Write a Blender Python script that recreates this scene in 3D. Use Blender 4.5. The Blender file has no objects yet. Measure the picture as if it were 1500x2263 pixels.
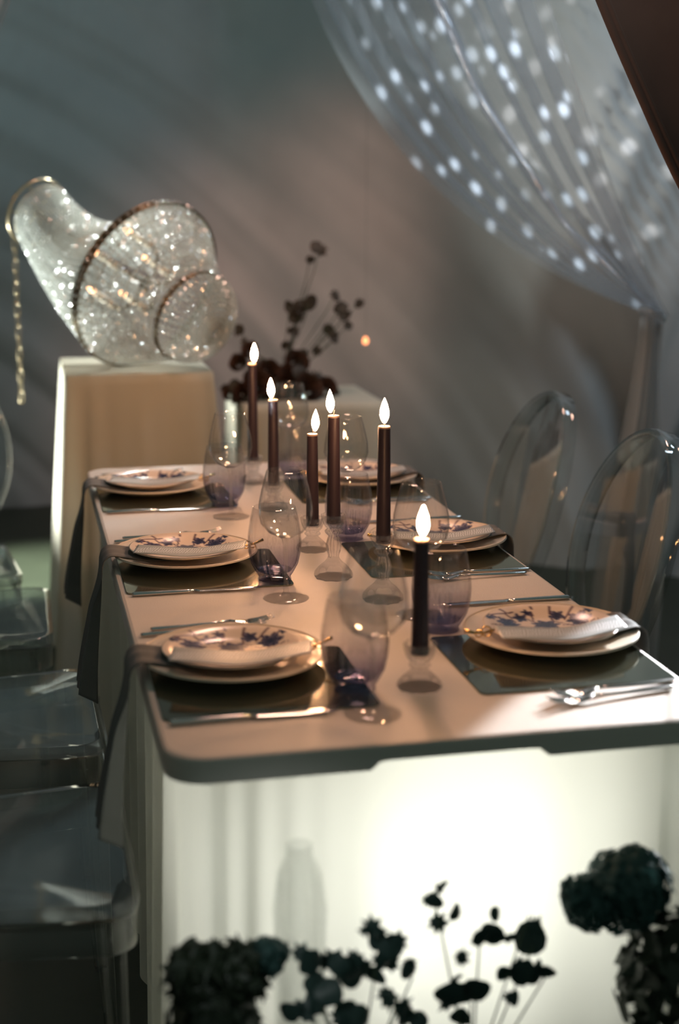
import bpy, bmesh, math, random
import numpy as np
from mathutils import Vector, Matrix, noise
random.seed(7)
C = bpy.context.scene.collection
PI = math.pi
S = bpy.context.scene

# ------------------------------------------------------------------ camera
cam = bpy.data.cameras.new('camera'); camo = bpy.data.objects.new('camera', cam); C.objects.link(camo)
cx, cy, cz = -0.5375, -1.6863, 1.4401
yaw, pitch, roll = 0.21874, 0.21900, 0.00245
fw = Vector((math.sin(yaw)*math.cos(pitch), math.cos(yaw)*math.cos(pitch), -math.sin(pitch)))
rt = Vector((math.cos(yaw), -math.sin(yaw), 0)); up = rt.cross(fw)
rt, up = rt*math.cos(roll)+up*math.sin(roll), up*math.cos(roll)-rt*math.sin(roll)
M = Matrix((rt, up, -fw)).transposed().to_4x4(); M.translation = (cx, cy, cz)
camo.matrix_world = M
cam.sensor_fit = 'VERTICAL'; cam.sensor_height = 36; cam.lens = 3212.3/2263*36
cam.clip_start = .02
cam.dof.use_dof = True; cam.dof.focus_distance = 2.66; cam.dof.aperture_fstop = 2.0
cam.dof.aperture_blades = 0
S.camera = camo

# ------------------------------------------------------------------ world, lights, exposure
S.view_settings.view_transform = 'Standard'; S.view_settings.look = 'None'
S.view_settings.exposure = 0.0; S.view_settings.gamma = 1.0; S.view_settings.use_curve_mapping = False
w = bpy.data.worlds.new('world'); S.world = w; w.use_nodes = True
w.node_tree.nodes['Background'].inputs[0].default_value = (.44, .60, .53, 1)
w.node_tree.nodes['Background'].inputs[1].default_value = .165
try:
    S.cycles.max_bounces = 12; S.cycles.transparent_max_bounces = 48; S.cycles.transmission_bounces = 10
    S.cycles.sample_clamp_indirect = 4; S.cycles.use_denoising = True; S.cycles.blur_glossy = .4
except Exception: pass

def light(name, kind, loc, target, power, col, size=.1, spot=60, blend=.5):
    l = bpy.data.lights.new(name, kind); l.energy = power; l.color = col
    if kind == 'AREA': l.shape = 'DISK'; l.size = size
    else: l.shadow_soft_size = size
    if kind == 'SPOT': l.spot_size = math.radians(spot); l.spot_blend = blend
    o = bpy.data.objects.new(name, l); C.objects.link(o); o.location = loc
    if target is not None:
        o.rotation_euler = (Vector(target)-Vector(loc)).to_track_quat('-Z', 'Y').to_euler()
    return o
WARM = (1, .58, .44)
light('overhead_warm_lamp', 'AREA', (.30, 2.3, 2.75), (.05, 1.1, .75), 15, WARM, .35)
light('warm_backdrop_lamp', 'SPOT', (-.1, 2.7, 3.0), (.66, 4.9, .55), 190, (1, .55, .41), .2, 42, 1)
light('cool_grazing_fill', 'SPOT', (-2.3, 4.0, 2.9), (.5, 5.0, 1.75), 55, (.50, .86, .95), .1, 60, 1)  # added to rake the upper left folds; no such source known
light('warm_plinth_fill', 'SPOT', (.5, -.6, 2.9), (-.15, 2.45, .7), 75, (1, .58, .33), .15, 24, 1)  # added fill for the plinth front, its source is made up
light('table_glow_lamp', 'AREA', (.03, .33, .52), (.02, 0, .58), 2.9, (1, .99, .95), .16)
light('chandelier_uplight', 'SPOT', (-1.35, 2.75, .25), (-.28, 2.62, .95), 260, (.94, 1, .95), .06, 62, .6)
light('chandelier_backlight', 'SPOT', (.1, 3.9, 2.3), (-.3, 2.6, 1.15), 190, (.94, 1, .96), .08, 26, .6)
light('table_end_spot', 'SPOT', (1.75, 1.75, 1.42), (.28, .095, .75), 950, (.95, .97, 1), .018, 7.6, .35)
light('floor_spot', 'SPOT', (-1.3, 3.0, 1.9), (-.55, 3.8, 0), 1500, (.9, 1, .85), .05, 26, 1)
light('cool_wall_fill', 'AREA', (2.1, 2.0, 2.9), (1.7, 3.6, 1.7), 20, (.66, .84, 1), .5)  # added fill brightening the right of the backdrop, no lamp known there
light('vase_sparkle_fill', 'SPOT', (-1.5, -1.5, 1.9), (-.215, -.06, .57), 40, (.95, 1, 1), .03, 9, .6)  # added light meant to put sparkles on the glass vase
light('side_fill_spot', 'SPOT', (-.4, -.9, 3.1), (1.45, 3.6, .8), 190, (1, .95, .84), .25, 26, 1)
gob = light('pattern_spot', 'SPOT', (-1.25, .2, .85), (.92, 2.2, 1.80), 1800, (.94, .95, 1), .010, 30, .5)

# ------------------------------------------------------------------ materials
def mat(name): 
    m = bpy.data.materials.new(name); m.use_nodes = True; nt = m.node_tree
    for n in list(nt.nodes): nt.nodes.remove(n)
    o = nt.nodes.new('ShaderNodeOutputMaterial')
    return m, nt, o
def N(nt, t, **kw):
    n = nt.nodes.new(t)
    for k, v in kw.items():
        if k in n.inputs: n.inputs[k].default_value = v
        else: setattr(n, k, v)
    return n
def col4(c): return (c[0], c[1], c[2], 1)
def pbr(name, c, rough=.5, metal=0, spec=.5, var=.0, vscale=30, bump=0, bscale=200, trans=0, sheen=0):
    m, nt, o = mat(name)
    b = N(nt, 'ShaderNodeBsdfPrincipled', **{'Base Color': col4(c), 'Roughness': rough, 'Metallic': metal})
    b.inputs['Specular IOR Level'].default_value = spec
    if sheen: b.inputs['Sheen Weight'].default_value = sheen
    tc = N(nt, 'ShaderNodeTexCoord')
    if var:
        n = N(nt, 'ShaderNodeTexNoise', Scale=vscale); nt.links.new(tc.outputs['Object'], n.inputs['Vector'])
        mx = N(nt, 'ShaderNodeMix', data_type='RGBA')
        mx.inputs[6].default_value = col4([x*(1-var) for x in c]); mx.inputs[7].default_value = col4([min(1, x*(1+var)) for x in c])
        nt.links.new(n.outputs['Fac'], mx.inputs[0]); nt.links.new(mx.outputs[2], b.inputs['Base Color'])
    if bump:
        n2 = N(nt, 'ShaderNodeTexNoise', Scale=bscale); nt.links.new(tc.outputs['Object'], n2.inputs['Vector'])
        bp = N(nt, 'ShaderNodeBump', Strength=bump, Distance=.002); nt.links.new(n2.outputs['Fac'], bp.inputs['Height'])
        nt.links.new(bp.outputs[0], b.inputs['Normal'])
    out = b.outputs[0]
    if trans:
        t = N(nt, 'ShaderNodeBsdfTranslucent', Color=col4(c)); ms = N(nt, 'ShaderNodeMixShader', Fac=trans)
        nt.links.new(out, ms.inputs[1]); nt.links.new(t.outputs[0], ms.inputs[2]); out = ms.outputs[0]
    nt.links.new(out, o.inputs[0]); return m
def thin_glass(name, tint=(.97, .98, .98), rough=.02, ior=1.5, gain=1.0, grad=None, body=0, bodycol=(.8, .8, .8), edge=.9, pw_=5):
    m, nt, o = mat(name)
    tr = N(nt, 'ShaderNodeBsdfTransparent', Color=col4(tint)); gl = N(nt, 'ShaderNodeBsdfGlossy', Roughness=rough)
    lw = N(nt, 'ShaderNodeLayerWeight', Blend=.5)          # Schlick reflectance, the same from both faces of the thin wall
    pw = N(nt, 'ShaderNodeMath', operation='POWER'); pw.inputs[1].default_value = pw_; nt.links.new(lw.outputs['Facing'], pw.inputs[0])
    f0 = ((ior-1)/(ior+1))**2
    mu = N(nt, 'ShaderNodeMath', operation='MULTIPLY_ADD', use_clamp=True); mu.inputs[1].default_value = edge; mu.inputs[2].default_value = f0*gain
    nt.links.new(pw.outputs[0], mu.inputs[0])
    if grad:                                   # tint running down the wall of the glass (dyed glass, object height)
        tc = N(nt, 'ShaderNodeTexCoord'); sx = N(nt, 'ShaderNodeSeparateXYZ'); nt.links.new(tc.outputs['Object'], sx.inputs[0])
        mr = N(nt, 'ShaderNodeMapRange'); mr.inputs[1].default_value = grad[0]; mr.inputs[2].default_value = grad[1]
        nt.links.new(sx.outputs['Z'], mr.inputs[0])
        mx = N(nt, 'ShaderNodeMix', data_type='RGBA'); mx.inputs[6].default_value = col4(grad[2]); mx.inputs[7].default_value = col4(tint)
        nt.links.new(mr.outputs[0], mx.inputs[0]); nt.links.new(mx.outputs[2], tr.inputs['Color'])
    base = tr.outputs[0]
    if body:
        df = N(nt, 'ShaderNodeBsdfTranslucent', Color=col4(bodycol)); d2 = N(nt, 'ShaderNodeBsdfDiffuse', Color=col4(bodycol))
        a = N(nt, 'ShaderNodeMixShader', Fac=.5); nt.links.new(df.outputs[0], a.inputs[1]); nt.links.new(d2.outputs[0], a.inputs[2])
        b = N(nt, 'ShaderNodeMixShader', Fac=body); nt.links.new(base, b.inputs[1]); nt.links.new(a.outputs[0], b.inputs[2]); base = b.outputs[0]
    ms = N(nt, 'ShaderNodeMixShader'); nt.links.new(mu.outputs[0], ms.inputs[0])
    nt.links.new(base, ms.inputs[1]); nt.links.new(gl.outputs[0], ms.inputs[2]); nt.links.new(ms.outputs[0], o.inputs[0])
    return m
def emit(name, c, s):
    m, nt, o = mat(name); e = N(nt, 'ShaderNodeEmission', Color=col4(c), Strength=s); nt.links.new(e.outputs[0], o.inputs[0]); return m
def cloth(name, c, trans=.3, weave=900, var=.08, sheen=0, vscale=6):
    m, nt, o = mat(name)
    tc = N(nt, 'ShaderNodeTexCoord')
    n = N(nt, 'ShaderNodeTexNoise', Scale=vscale, Detail=4); nt.links.new(tc.outputs['Object'], n.inputs['Vector'])
    mx = N(nt, 'ShaderNodeMix', data_type='RGBA'); mx.inputs[6].default_value = col4([x*(1-var) for x in c]); mx.inputs[7].default_value = col4([min(1, x*(1+var)) for x in c])
    nt.links.new(n.outputs['Fac'], mx.inputs[0])
    wv = N(nt, 'ShaderNodeTexNoise', Scale=weave); nt.links.new(tc.outputs['Object'], wv.inputs['Vector'])
    bp = N(nt, 'ShaderNodeBump', Strength=.25, Distance=.0008); nt.links.new(wv.outputs['Fac'], bp.inputs['Height'])
    d = N(nt, 'ShaderNodeBsdfPrincipled', Roughness=.85); d.inputs['Specular IOR Level'].default_value = .15; d.inputs['Sheen Weight'].default_value = sheen
    t = N(nt, 'ShaderNodeBsdfTranslucent'); ms = N(nt, 'ShaderNodeMixShader', Fac=trans)
    nt.links.new(mx.outputs[2], d.inputs['Base Color']); nt.links.new(mx.outputs[2], t.inputs['Color']); nt.links.new(bp.outputs[0], d.inputs['Normal'])
    nt.links.new(d.outputs[0], ms.inputs[1]); nt.links.new(t.outputs[0], ms.inputs[2]); nt.links.new(ms.outputs[0], o.inputs[0])
    return m
def sheer(name, c, opac=.3, gloss=.1):
    m, nt, o = mat(name)
    tr = N(nt, 'ShaderNodeBsdfTransparent'); d = N(nt, 'ShaderNodeBsdfDiffuse', Color=col4(c)); t = N(nt, 'ShaderNodeBsdfTranslucent', Color=col4(c))
    g = N(nt, 'ShaderNodeBsdfGlossy', Roughness=.22, Color=(.85, .9, 1, 1))
    a = N(nt, 'ShaderNodeMixShader', Fac=.4); nt.links.new(d.outputs[0], a.inputs[1]); nt.links.new(t.outputs[0], a.inputs[2])
    b = N(nt, 'ShaderNodeMixShader', Fac=gloss); nt.links.new(a.outputs[0], b.inputs[1]); nt.links.new(g.outputs[0], b.inputs[2])
    lw = N(nt, 'ShaderNodeLayerWeight', Blend=.35)            # woven film: denser where seen edge-on
    mr = N(nt, 'ShaderNodeMapRange'); mr.inputs[3].default_value = opac; mr.inputs[4].default_value = .92
    nt.links.new(lw.outputs['Facing'], mr.inputs[0])
    ms = N(nt, 'ShaderNodeMixShader'); nt.links.new(mr.outputs[0], ms.inputs[0]); nt.links.new(tr.outputs[0], ms.inputs[1]); nt.links.new(b.outputs[0], ms.inputs[2])
    nt.links.new(ms.outputs[0], o.inputs[0]); return m
def attr_mat(name, rough, spec=.5):
    m, nt, o = mat(name); b = N(nt, 'ShaderNodeBsdfPrincipled', Roughness=rough); b.inputs['Specular IOR Level'].default_value = spec
    a = N(nt, 'ShaderNodeAttribute', attribute_name='print'); nt.links.new(a.outputs['Color'], b.inputs['Base Color']); nt.links.new(b.outputs[0], o.inputs[0]); return m

m_table = pbr('table_plastic', (.63, .575, .52), .5, bump=.25, bscale=420, var=.03)
def mirror_mat():
    m, nt, o = mat('smoked_mirror_acrylic'); b = N(nt, 'ShaderNodeBsdfPrincipled', Roughness=.1); b.inputs['Base Color'].default_value = (.04, .045, .035, 1)
    tc = N(nt, 'ShaderNodeTexCoord'); ns = N(nt, 'ShaderNodeTexNoise', Scale=9); nt.links.new(tc.outputs['Object'], ns.inputs['Vector'])
    mr = N(nt, 'ShaderNodeMapRange'); mr.inputs[3].default_value = .03; mr.inputs[4].default_value = .10; nt.links.new(ns.outputs['Fac'], mr.inputs[0])
    g = N(nt, 'ShaderNodeBsdfGlossy', Color=(.44, .44, .34, 1)); nt.links.new(mr.outputs[0], g.inputs['Roughness'])
    ms = N(nt, 'ShaderNodeMixShader', Fac=.5); nt.links.new(b.outputs[0], ms.inputs[1]); nt.links.new(g.outputs[0], ms.inputs[2]); nt.links.new(ms.outputs[0], o.inputs[0]); return m
m_mat = mirror_mat()
m_skirt = cloth('skirt_cloth', (.84, .85, .76), .55, 700, .03)
m_plinthcloth = cloth('plinth_cloth', (.74, .70, .58), .25, 700, .04)
m_back = cloth('backdrop_cloth', (.42, .42, .41), .15, 300, .18, vscale=3)
m_ceramic = pbr('cream_ceramic', (.80, .70, .58), .22)
m_print = attr_mat('printed_ceramic', .2)
m_napkin = cloth('napkin_cloth', (.20, .205, .205), .12, 1200, .1)
m_steel = pbr('steel', (.72, .70, .68), .16, 1)
m_brass = pbr('brass', (.75, .50, .22), .2, 1)
m_wine = thin_glass('clear_glass', (.99, .99, .985), .03, 1.5, 2.2, edge=.85)
m_tumbler = thin_glass('ombre_glass', (.95, .95, .955), .03, 1.5, 1.8, (.006, .075, (.58, .58, .70)), edge=.55)
m_acrylic = thin_glass('clear_acrylic', (.95, .96, .957), .05, 1.5, 1.9, edge=1.0, pw_=3.4)
m_foot = thin_glass('clear_foot_glass', (.995, .995, .99), .03, 1.5, 1.2, edge=.22)
m_vase = thin_glass('cut_glass', (.985, .99, .985), .10, 1.5, 2.2, edge=.04)
m_candle = pbr('plum_wax', (.036, .023, .031), .42, spec=.4)
m_pool = pbr('flame_lit_melted_wax', (.55, .40, .33), .3, trans=.4)  # melted rim; its pale colour paints in the flame's glow
m_wick = pbr('wick', (.02, .015, .012), .9)
m_flame = emit('flame', (1, .50, .24), 430)
m_bulb = emit('warm_bulb', (1, .50, .24), 5)
m_fairy = emit('fairy_bulb', (1, .33, .13), 3.2)
m_bead = thin_glass('crystal_bead', (.88, .90, .88), .20, 1.75, 3.6, body=.50, bodycol=(.90, .92, .88), edge=.6)
m_bronze = pbr('aged_bronze', (.20, .155, .10), .32, 1)
m_chain = pbr('aged_gold_chain', (.62, .52, .34), .28, 1)
m_sleeve = pbr('ivory_sleeve', (.72, .64, .50), .5)
m_floor = pbr('dark_floor', (.036, .042, .028), .5, var=.25, vscale=5, bump=.1, bscale=60)
m_sheer = sheer('sheer_voile', (.48, .55, .60), .17, .30)
m_tail = sheer('sheer_voile_gathered', (.55, .60, .62), .40, .12)
m_sheen_ridge = sheer('sheen_ridge_film', (.62, .68, .74), .40, .45)  # paler, glossier voile that puts the ridge highlight into the colour
m_brown = cloth('brown_velvet', (.075, .046, .040), .05, 500, .35, .25, 9)
m_leaf = pbr('blue_green_leaf', (.022, .048, .042), .5, var=.4, vscale=40)
m_floret = pbr('teal_petal', (.034, .085, .078), .6, var=.4, vscale=30, trans=.12)
m_dark = pbr('dark_leaf', (.020, .030, .016), .55, var=.4, vscale=40)
m_stem = pbr('stem', (.05, .075, .04), .6)
m_rust = pbr('rust_petal', (.075, .034, .02), .65, var=.35, vscale=30, trans=.1)
m_brownleaf = pbr('brown_leaf', (.05, .038, .026), .6, var=.3)
m_pot = pbr('dark_ceramic', (.03, .035, .03), .3)
m_legs = pbr('grey_steel', (.3, .3, .3), .4, .8)
m_cord = pbr('black_cord', (.01, .01, .01), .7)
def solid_glass(c=(.97, .96, .95)):
    m, nt, o = mat('crystal_glass'); g = N(nt, 'ShaderNodeBsdfGlass', Roughness=.03, IOR=1.5, Color=col4(c)); t = N(nt, 'ShaderNodeBsdfTransparent')
    ms = N(nt, 'ShaderNodeMixShader', Fac=.70); nt.links.new(g.outputs[0], ms.inputs[1]); nt.links.new(t.outputs[0], ms.inputs[2]); nt.links.new(ms.outputs[0], o.inputs[0]); return m
m_crystal = solid_glass(); m_bluecrystal = solid_glass((.84, .85, .95))
def card_mat():
    m, nt, o = mat('menu_paper')
    tc = N(nt, 'ShaderNodeTexCoord'); mp = N(nt, 'ShaderNodeMapping'); nt.links.new(tc.outputs['Object'], mp.inputs[0])
    mp.inputs['Rotation'].default_value = (0, 0, .35)
    wv = N(nt, 'ShaderNodeTexWave', Scale=70, Distortion=6, Detail=2); wv.bands_direction = 'X'; nt.links.new(mp.outputs[0], wv.inputs['Vector'])
    rp = N(nt, 'ShaderNodeMapRange'); rp.inputs[1].default_value = .62; rp.inputs[2].default_value = .8; nt.links.new(wv.outputs['Fac'], rp.inputs[0])
    sx = N(nt, 'ShaderNodeSeparateXYZ'); nt.links.new(tc.outputs['Object'], sx.inputs[0])
    ab = N(nt, 'ShaderNodeMath', operation='ABSOLUTE'); nt.links.new(sx.outputs['Y'], ab.inputs[0])
    lt = N(nt, 'ShaderNodeMath', operation='LESS_THAN'); lt.inputs[1].default_value = .017; nt.links.new(ab.outputs[0], lt.inputs[0])
    mu = N(nt, 'ShaderNodeMath', operation='MULTIPLY'); nt.links.new(rp.outputs[0], mu.inputs[0]); nt.links.new(lt.outputs[0], mu.inputs[1])
    mx = N(nt, 'ShaderNodeMix', data_type='RGBA'); mx.inputs[6].default_value = (.36, .39, .40, 1); mx.inputs[7].default_value = (.72, .74, .78, 1)
    nt.links.new(mu.outputs[0], mx.inputs[0])
    b = N(nt, 'ShaderNodeBsdfPrincipled', Roughness=.35); nt.links.new(mx.outputs[2], b.inputs['Base Color']); nt.links.new(b.outputs[0], o.inputs[0]); return m
m_card = card_mat()
# gobo: the pattern projector throws small soft dots
l = gob.data; l.use_nodes = True; nt = l.node_tree; em = nt.nodes['Emission']
tc = N(nt, 'ShaderNodeTexCoord'); mp = N(nt, 'ShaderNodeMapping'); mp.inputs['Scale'].default_value = (1.0, 1.0, 1.0)
nt.links.new(tc.outputs['Normal'], mp.inputs[0])
vo = N(nt, 'ShaderNodeTexVoronoi', Scale=36, Randomness=.8); nt.links.new(mp.outputs[0], vo.inputs['Vector'])
rp = N(nt, 'ShaderNodeMapRange'); rp.inputs[1].default_value = .30; rp.inputs[2].default_value = .16; rp.inputs[3].default_value = .03; rp.inputs[4].default_value = 1
nt.links.new(vo.outputs['Distance'], rp.inputs[0]); nt.links.new(rp.outputs[0], em.inputs['Strength'])

# ------------------------------------------------------------------ mesh helpers
SPINS = [Matrix.Rotation(random.uniform(0, 6.28), 3, 'X') @ Matrix.Rotation(random.uniform(0, 6.28), 3, 'Y') @ Matrix.Rotation(random.uniform(0, 6.28), 3, 'Z') for _ in range(400)]
class G:
    def __init__(s): s.v = []; s.f = []; s.c = None
    def grid(s, fn, nu, nv, closeu=False, flip=False):
        b = len(s.v); cols = nu if closeu else nu+1
        for j in range(nv+1):
            for i in range(cols): s.v.append(tuple(fn(i/nu, j/nv)))
        for j in range(nv):
            for i in range(nu):
                a = b+j*cols+i; d = b+j*cols+(i+1) % cols
                q = (a, d, d+cols, a+cols); s.f.append(q[::-1] if flip else q)
        return s
    def lathe(s, prof, n=48, rib=None, caps=False):
        b = len(s.v)
        for (r, z) in prof:
            for i in range(n):
                a = 2*PI*i/n; rr = max(r, 1e-5)*(1+(rib(a, z) if rib else 0)); s.v.append((rr*math.cos(a), rr*math.sin(a), z))
        for j in range(len(prof)-1):
            for i in range(n):
                a = b+j*n+i; d = b+j*n+(i+1) % n; s.f.append((a, d, d+n, a+n))
        return s
    def tube(s, pts, r, n=8, cap=True):
        b = len(s.v); pts = [Vector(p) for p in pts]; m = len(pts); rs = r if hasattr(r, '__len__') else [r]*m
        t = (pts[1]-pts[0]).normalized(); nrm = t.orthogonal().normalized()
        for k in range(m):
            t = (pts[min(k+1, m-1)]-pts[max(k-1, 0)]).normalized(); nrm = (nrm-t*nrm.dot(t)).normalized(); bi = t.cross(nrm)
            for i in range(n):
                a = 2*PI*i/n; s.v.append(tuple(pts[k]+(nrm*math.cos(a)+bi*math.sin(a))*rs[k]))
        for k in range(m-1):
            for i in range(n):
                a = b+k*n+i; d = b+k*n+(i+1) % n; s.f.append((a, d, d+n, a+n))
        if cap: s.f.append(tuple(range(b+n-1, b-1, -1))); s.f.append(tuple(range(b+(m-1)*n, b+m*n)))
        return s
    def ring(s, c, ax, R, r, n=48, k=8, sq=1.0):
        c = Vector(c); ax = Vector(ax).normalized(); e = ax.orthogonal().normalized(); f = ax.cross(e); b = len(s.v)
        for i in range(n):
            a = 2*PI*i/n; d = e*math.cos(a)+f*math.sin(a)
            for j in range(k):
                t = 2*PI*j/k; s.v.append(tuple(c+d*(R+r*math.cos(t))+ax*(r*sq*math.sin(t))))
        for i in range(n):
            for j in range(k):
                s.f.append((b+i*k+j, b+((i+1) % n)*k+j, b+((i+1) % n)*k+(j+1) % k, b+i*k+(j+1) % k))
        return s
    def box(s, lo, hi):
        b = len(s.v); x0, y0, z0 = lo; x1, y1, z1 = hi
        s.v += [(x0,y0,z0),(x1,y0,z0),(x1,y1,z0),(x0,y1,z0),(x0,y0,z1),(x1,y0,z1),(x1,y1,z1),(x0,y1,z1)]
        s.f += [tuple(b+i for i in q) for q in ((3,2,1,0),(4,5,6,7),(0,1,5,4),(1,2,6,5),(2,3,7,6),(3,0,4,7))]; return s
    def prism(s, outline, z0, z1, bev=0):
        n = len(outline); b = len(s.v); cxx = sum(p[0] for p in outline)/n; cyy = sum(p[1] for p in outline)/n
        def ins(p, d):
            v = Vector((p[0]-cxx, p[1]-cyy)); k = max(0, 1-d/max(v.length, 1e-6)); return (cxx+v.x*k, cyy+v.y*k)
        lv = [(z0, bev), (z0+bev, 0), (z1-bev, 0), (z1, bev)] if bev else [(z0, 0), (z1, 0)]
        for z, d in lv:
            for p in outline: q = ins(p, d); s.v.append((q[0], q[1], z))
        for j in range(len(lv)-1):
            for i in range(n): s.f.append((b+j*n+i, b+j*n+(i+1) % n, b+(j+1)*n+(i+1) % n, b+(j+1)*n+i))
        s.f.append(tuple(range(b+n-1, b-1, -1))); s.f.append(tuple(range(b+(len(lv)-1)*n, b+len(lv)*n))); return s
    def ico(s, c, r, sc=(1, 1, 1), spin=False):
        b = len(s.v); t = (1+5**.5)/2; k = r/math.sqrt(1+t*t)
        if spin:
            g = G().ico((0, 0, 0), r); q = random.choice(SPINS); s.v += [tuple(q @ Vector(p)+Vector(c)) for p in g.v]; s.f += [tuple(b+i for i in f) for f in g.f]; return s
        for p in ((-1,t,0),(1,t,0),(-1,-t,0),(1,-t,0),(0,-1,t),(0,1,t),(0,-1,-t),(0,1,-t),(t,0,-1),(t,0,1),(-t,0,-1),(-t,0,1)):
            s.v.append((c[0]+p[0]*k*sc[0], c[1]+p[1]*k*sc[1], c[2]+p[2]*k*sc[2]))
        s.f += [tuple(b+i for i in q) for q in ((0,11,5),(0,5,1),(0,1,7),(0,7,10),(0,10,11),(1,5,9),(5,11,4),(11,10,2),(10,7,6),(7,1,8),(3,9,4),(3,4,2),(3,2,6),(3,6,8),(3,8,9),(4,9,5),(2,4,11),(6,2,10),(8,6,7),(9,8,1))]
        return s
    def xf(s, Mx): s.v = [tuple(Mx @ Vector(p)) for p in s.v]; return s
    def mesh(s, name, m, smooth=True):
        me = bpy.data.meshes.new(name); me.from_pydata(s.v, [], s.f)
        if smooth: me.polygons.foreach_set('use_smooth', [True]*len(me.polygons))
        if s.c:
            at = me.attributes.new('print', 'FLOAT_COLOR', 'POINT'); at.data.foreach_set('color', np.array(s.c, dtype=np.float32).ravel())
        me.materials.append(m); me.update(); return me
    def build(s, name, m, parent=None, smooth=True, loc=None):
        o = bpy.data.objects.new(name, s.mesh(name, m, smooth)); C.objects.link(o)
        if parent: o.parent = parent
        if loc: o.location = loc
        return o
def inst(name, me, parent=None, mw=None):
    o = bpy.data.objects.new(name, me); C.objects.link(o)
    if parent: o.parent = parent
    if mw is not None: o.matrix_basis = mw
    return o
def tag(o, label, cat, group=None):
    o['label'] = label; o['category'] = cat
    if group: o['group'] = group
    return o
def thing(name, label, cat, loc=(0, 0, 0), rz=0, group=None):
    o = bpy.data.objects.new(name, None); C.objects.link(o); o.location = loc; o.rotation_euler = (0, 0, rz); o.empty_display_size = .02
    return tag(o, label, cat, group)
def struct(o): o['kind'] = 'structure'; return o
def copy_tree(o, parent=None):
    c = o.copy(); C.objects.link(c)
    if parent: c.parent = parent
    for ch in list(o.children): copy_tree(ch, c)
    return c
_first = {}
def place(key, maker, loc, rz, label, cat, group, scale=None):
    if key not in _first: o = _first[key] = maker()
    else: o = copy_tree(_first[key])
    o.location = loc; o.rotation_euler = (0, 0, rz)
    if scale: o.scale = scale
    return tag(o, label, cat, group)
def smoothstep(x): x = min(1, max(0, x)); return x*x*(3-2*x)
def rrect(x0, y0, x1, y1, r, n=8):
    o = []
    for (ax, ay, a0) in ((x1-r, y0+r, -PI/2), (x1-r, y1-r, 0), (x0+r, y1-r, PI/2), (x0+r, y0+r, PI)):
        for i in range(n+1): a = a0+PI/2*i/n; o.append((ax+r*math.cos(a), ay+r*math.sin(a)))
    return o
def fold(seed, x): return noise.noise((x, seed*7.31, 0))

# ------------------------------------------------------------------ setting
struct(G().box((-3.2, -2.6, -.06), (5.0, 5.6, 0)).build('floor', m_floor, smooth=False))
CX, CZ = -1.76, -.95
def yw(x): return 5.05-1.6*smoothstep((x-.35)/1.25)   # the back of the tent curves forward on the right
def folds(p, t, sd):
    q = p+.03*noise.noise((p*1.5, t*.8, sd))
    a = .030*math.sin(q*2*PI/.27+1.0*noise.noise((p*2.0, t*.6, sd+1)))*(.6+.6*noise.noise((p*2.6, t*.7, sd+8)))
    a += .026*noise.noise((q*7, t*.8, sd+2))+.020*noise.noise((q*17, t*1.2, sd+3))+.008*noise.noise((q*40, t*2, sd+4))
    return a
def wall_fn(u, v):
    x = -3.0+7.6*u; z = 3.4*v
    r = math.hypot(x-CX, z-CZ); th = math.atan2(z-CZ, x-CX)
    return (x-.3*smoothstep((x-.35)/1.2)*0, yw(x)+.75*folds(r, th*2, 3.3)+.05*noise.noise((r*1.9, th*1.5, 40)), z)
struct(G().grid(wall_fn, 520, 110).build('wall_back', m_back))
def side_fn(u, v):                                  # the right half of the back hangs as its own overlapping curtain
    z = 3.3*v; x0 = 1.75-max(0, z-1.0)*.82; x = x0+(4.3-x0)*u; p = (x-.42*z)*1.35
    return (x, yw(x)-.21+1.0*folds(p, z*.5, 21)+.03*math.sin(u*3), z)
tag(G().grid(side_fn, 260, 60).build('side_curtain', m_back), 'pale grey curtain with leaning folds at the back right of the tent', 'curtain')
def wall_r(u, v):
    y = -1.5+6.6*u; z = 3.4*v
    return (3.7+.05*math.sin(y*24+2*noise.noise((y*2, z*.4, 2)))+.05*noise.noise((y*4, z*.3, 7)), y, z)
struct(G().grid(wall_r, 220, 12, flip=True).build('wall_right', m_back))
struct(G().grid(lambda u, v: (-2.9-.05*math.sin(u*6.6*24)+.05*noise.noise((u*30, v, 4)), -1.5+6.6*u, 3.4*v), 220, 12).build('wall_left', m_back))

# ------------------------------------------------------------------ table
L, W2, H = 1.961, .38, .75
tb = thing('folding_table', 'long white plastic folding table with rounded corners laid for six guests', 'table')
g = G(); ol = rrect(-W2, 0, W2, L, .055, 10)
# lip: lower rim is notched in the middle of the short edge
dense = []
for i in range(len(ol)):
    p, q = ol[i], ol[(i+1) % len(ol)]; n = max(1, int(math.hypot(q[0]-p[0], q[1]-p[1])/.012)); dense += [(p[0]+(q[0]-p[0])*k/n, p[1]+(q[1]-p[1])*k/n) for k in range(n)]
n = len(dense); lev = [(.030, 1), (.004, 0), (0, -.0015), (0, -.006)]
def notch(p): return smoothstep((.118-abs(p[0]))/.012) if (p[1] < .02 or p[1] > L-.02) else 0
rings = []
for k, (dz, off) in enumerate([(.034, 0), (.005, 0), (.0015, -.0015), (0, -.006)]):
    for p in dense:
        d = Vector((p[0], p[1]-L/2)); nx = max(-1, min(1, (p[0])/(W2))); 
        ix = p[0]*(1+off/W2); iy = (p[1]-L/2)*(1+off/(L/2))+L/2
        z = H-dz+(.012*notch(p) if k == 0 else 0); g.v.append((ix, iy, z))
for k in range(3):
    for i in range(n): g.f.append((k*n+i, k*n+(i+1) % n, (k+1)*n+(i+1) % n, (k+1)*n+i))
g.f.append(tuple(range(3*n, 4*n)))
b = len(g.v)
for p in dense: g.v.append((p[0]*.97, (p[1]-L/2)*.985+L/2, H-.034+(.012*notch(p))))
for i in range(n): g.f.append((b+i, b+(i+1) % n, (i+1) % n, i))
b2 = len(g.v)
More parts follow.
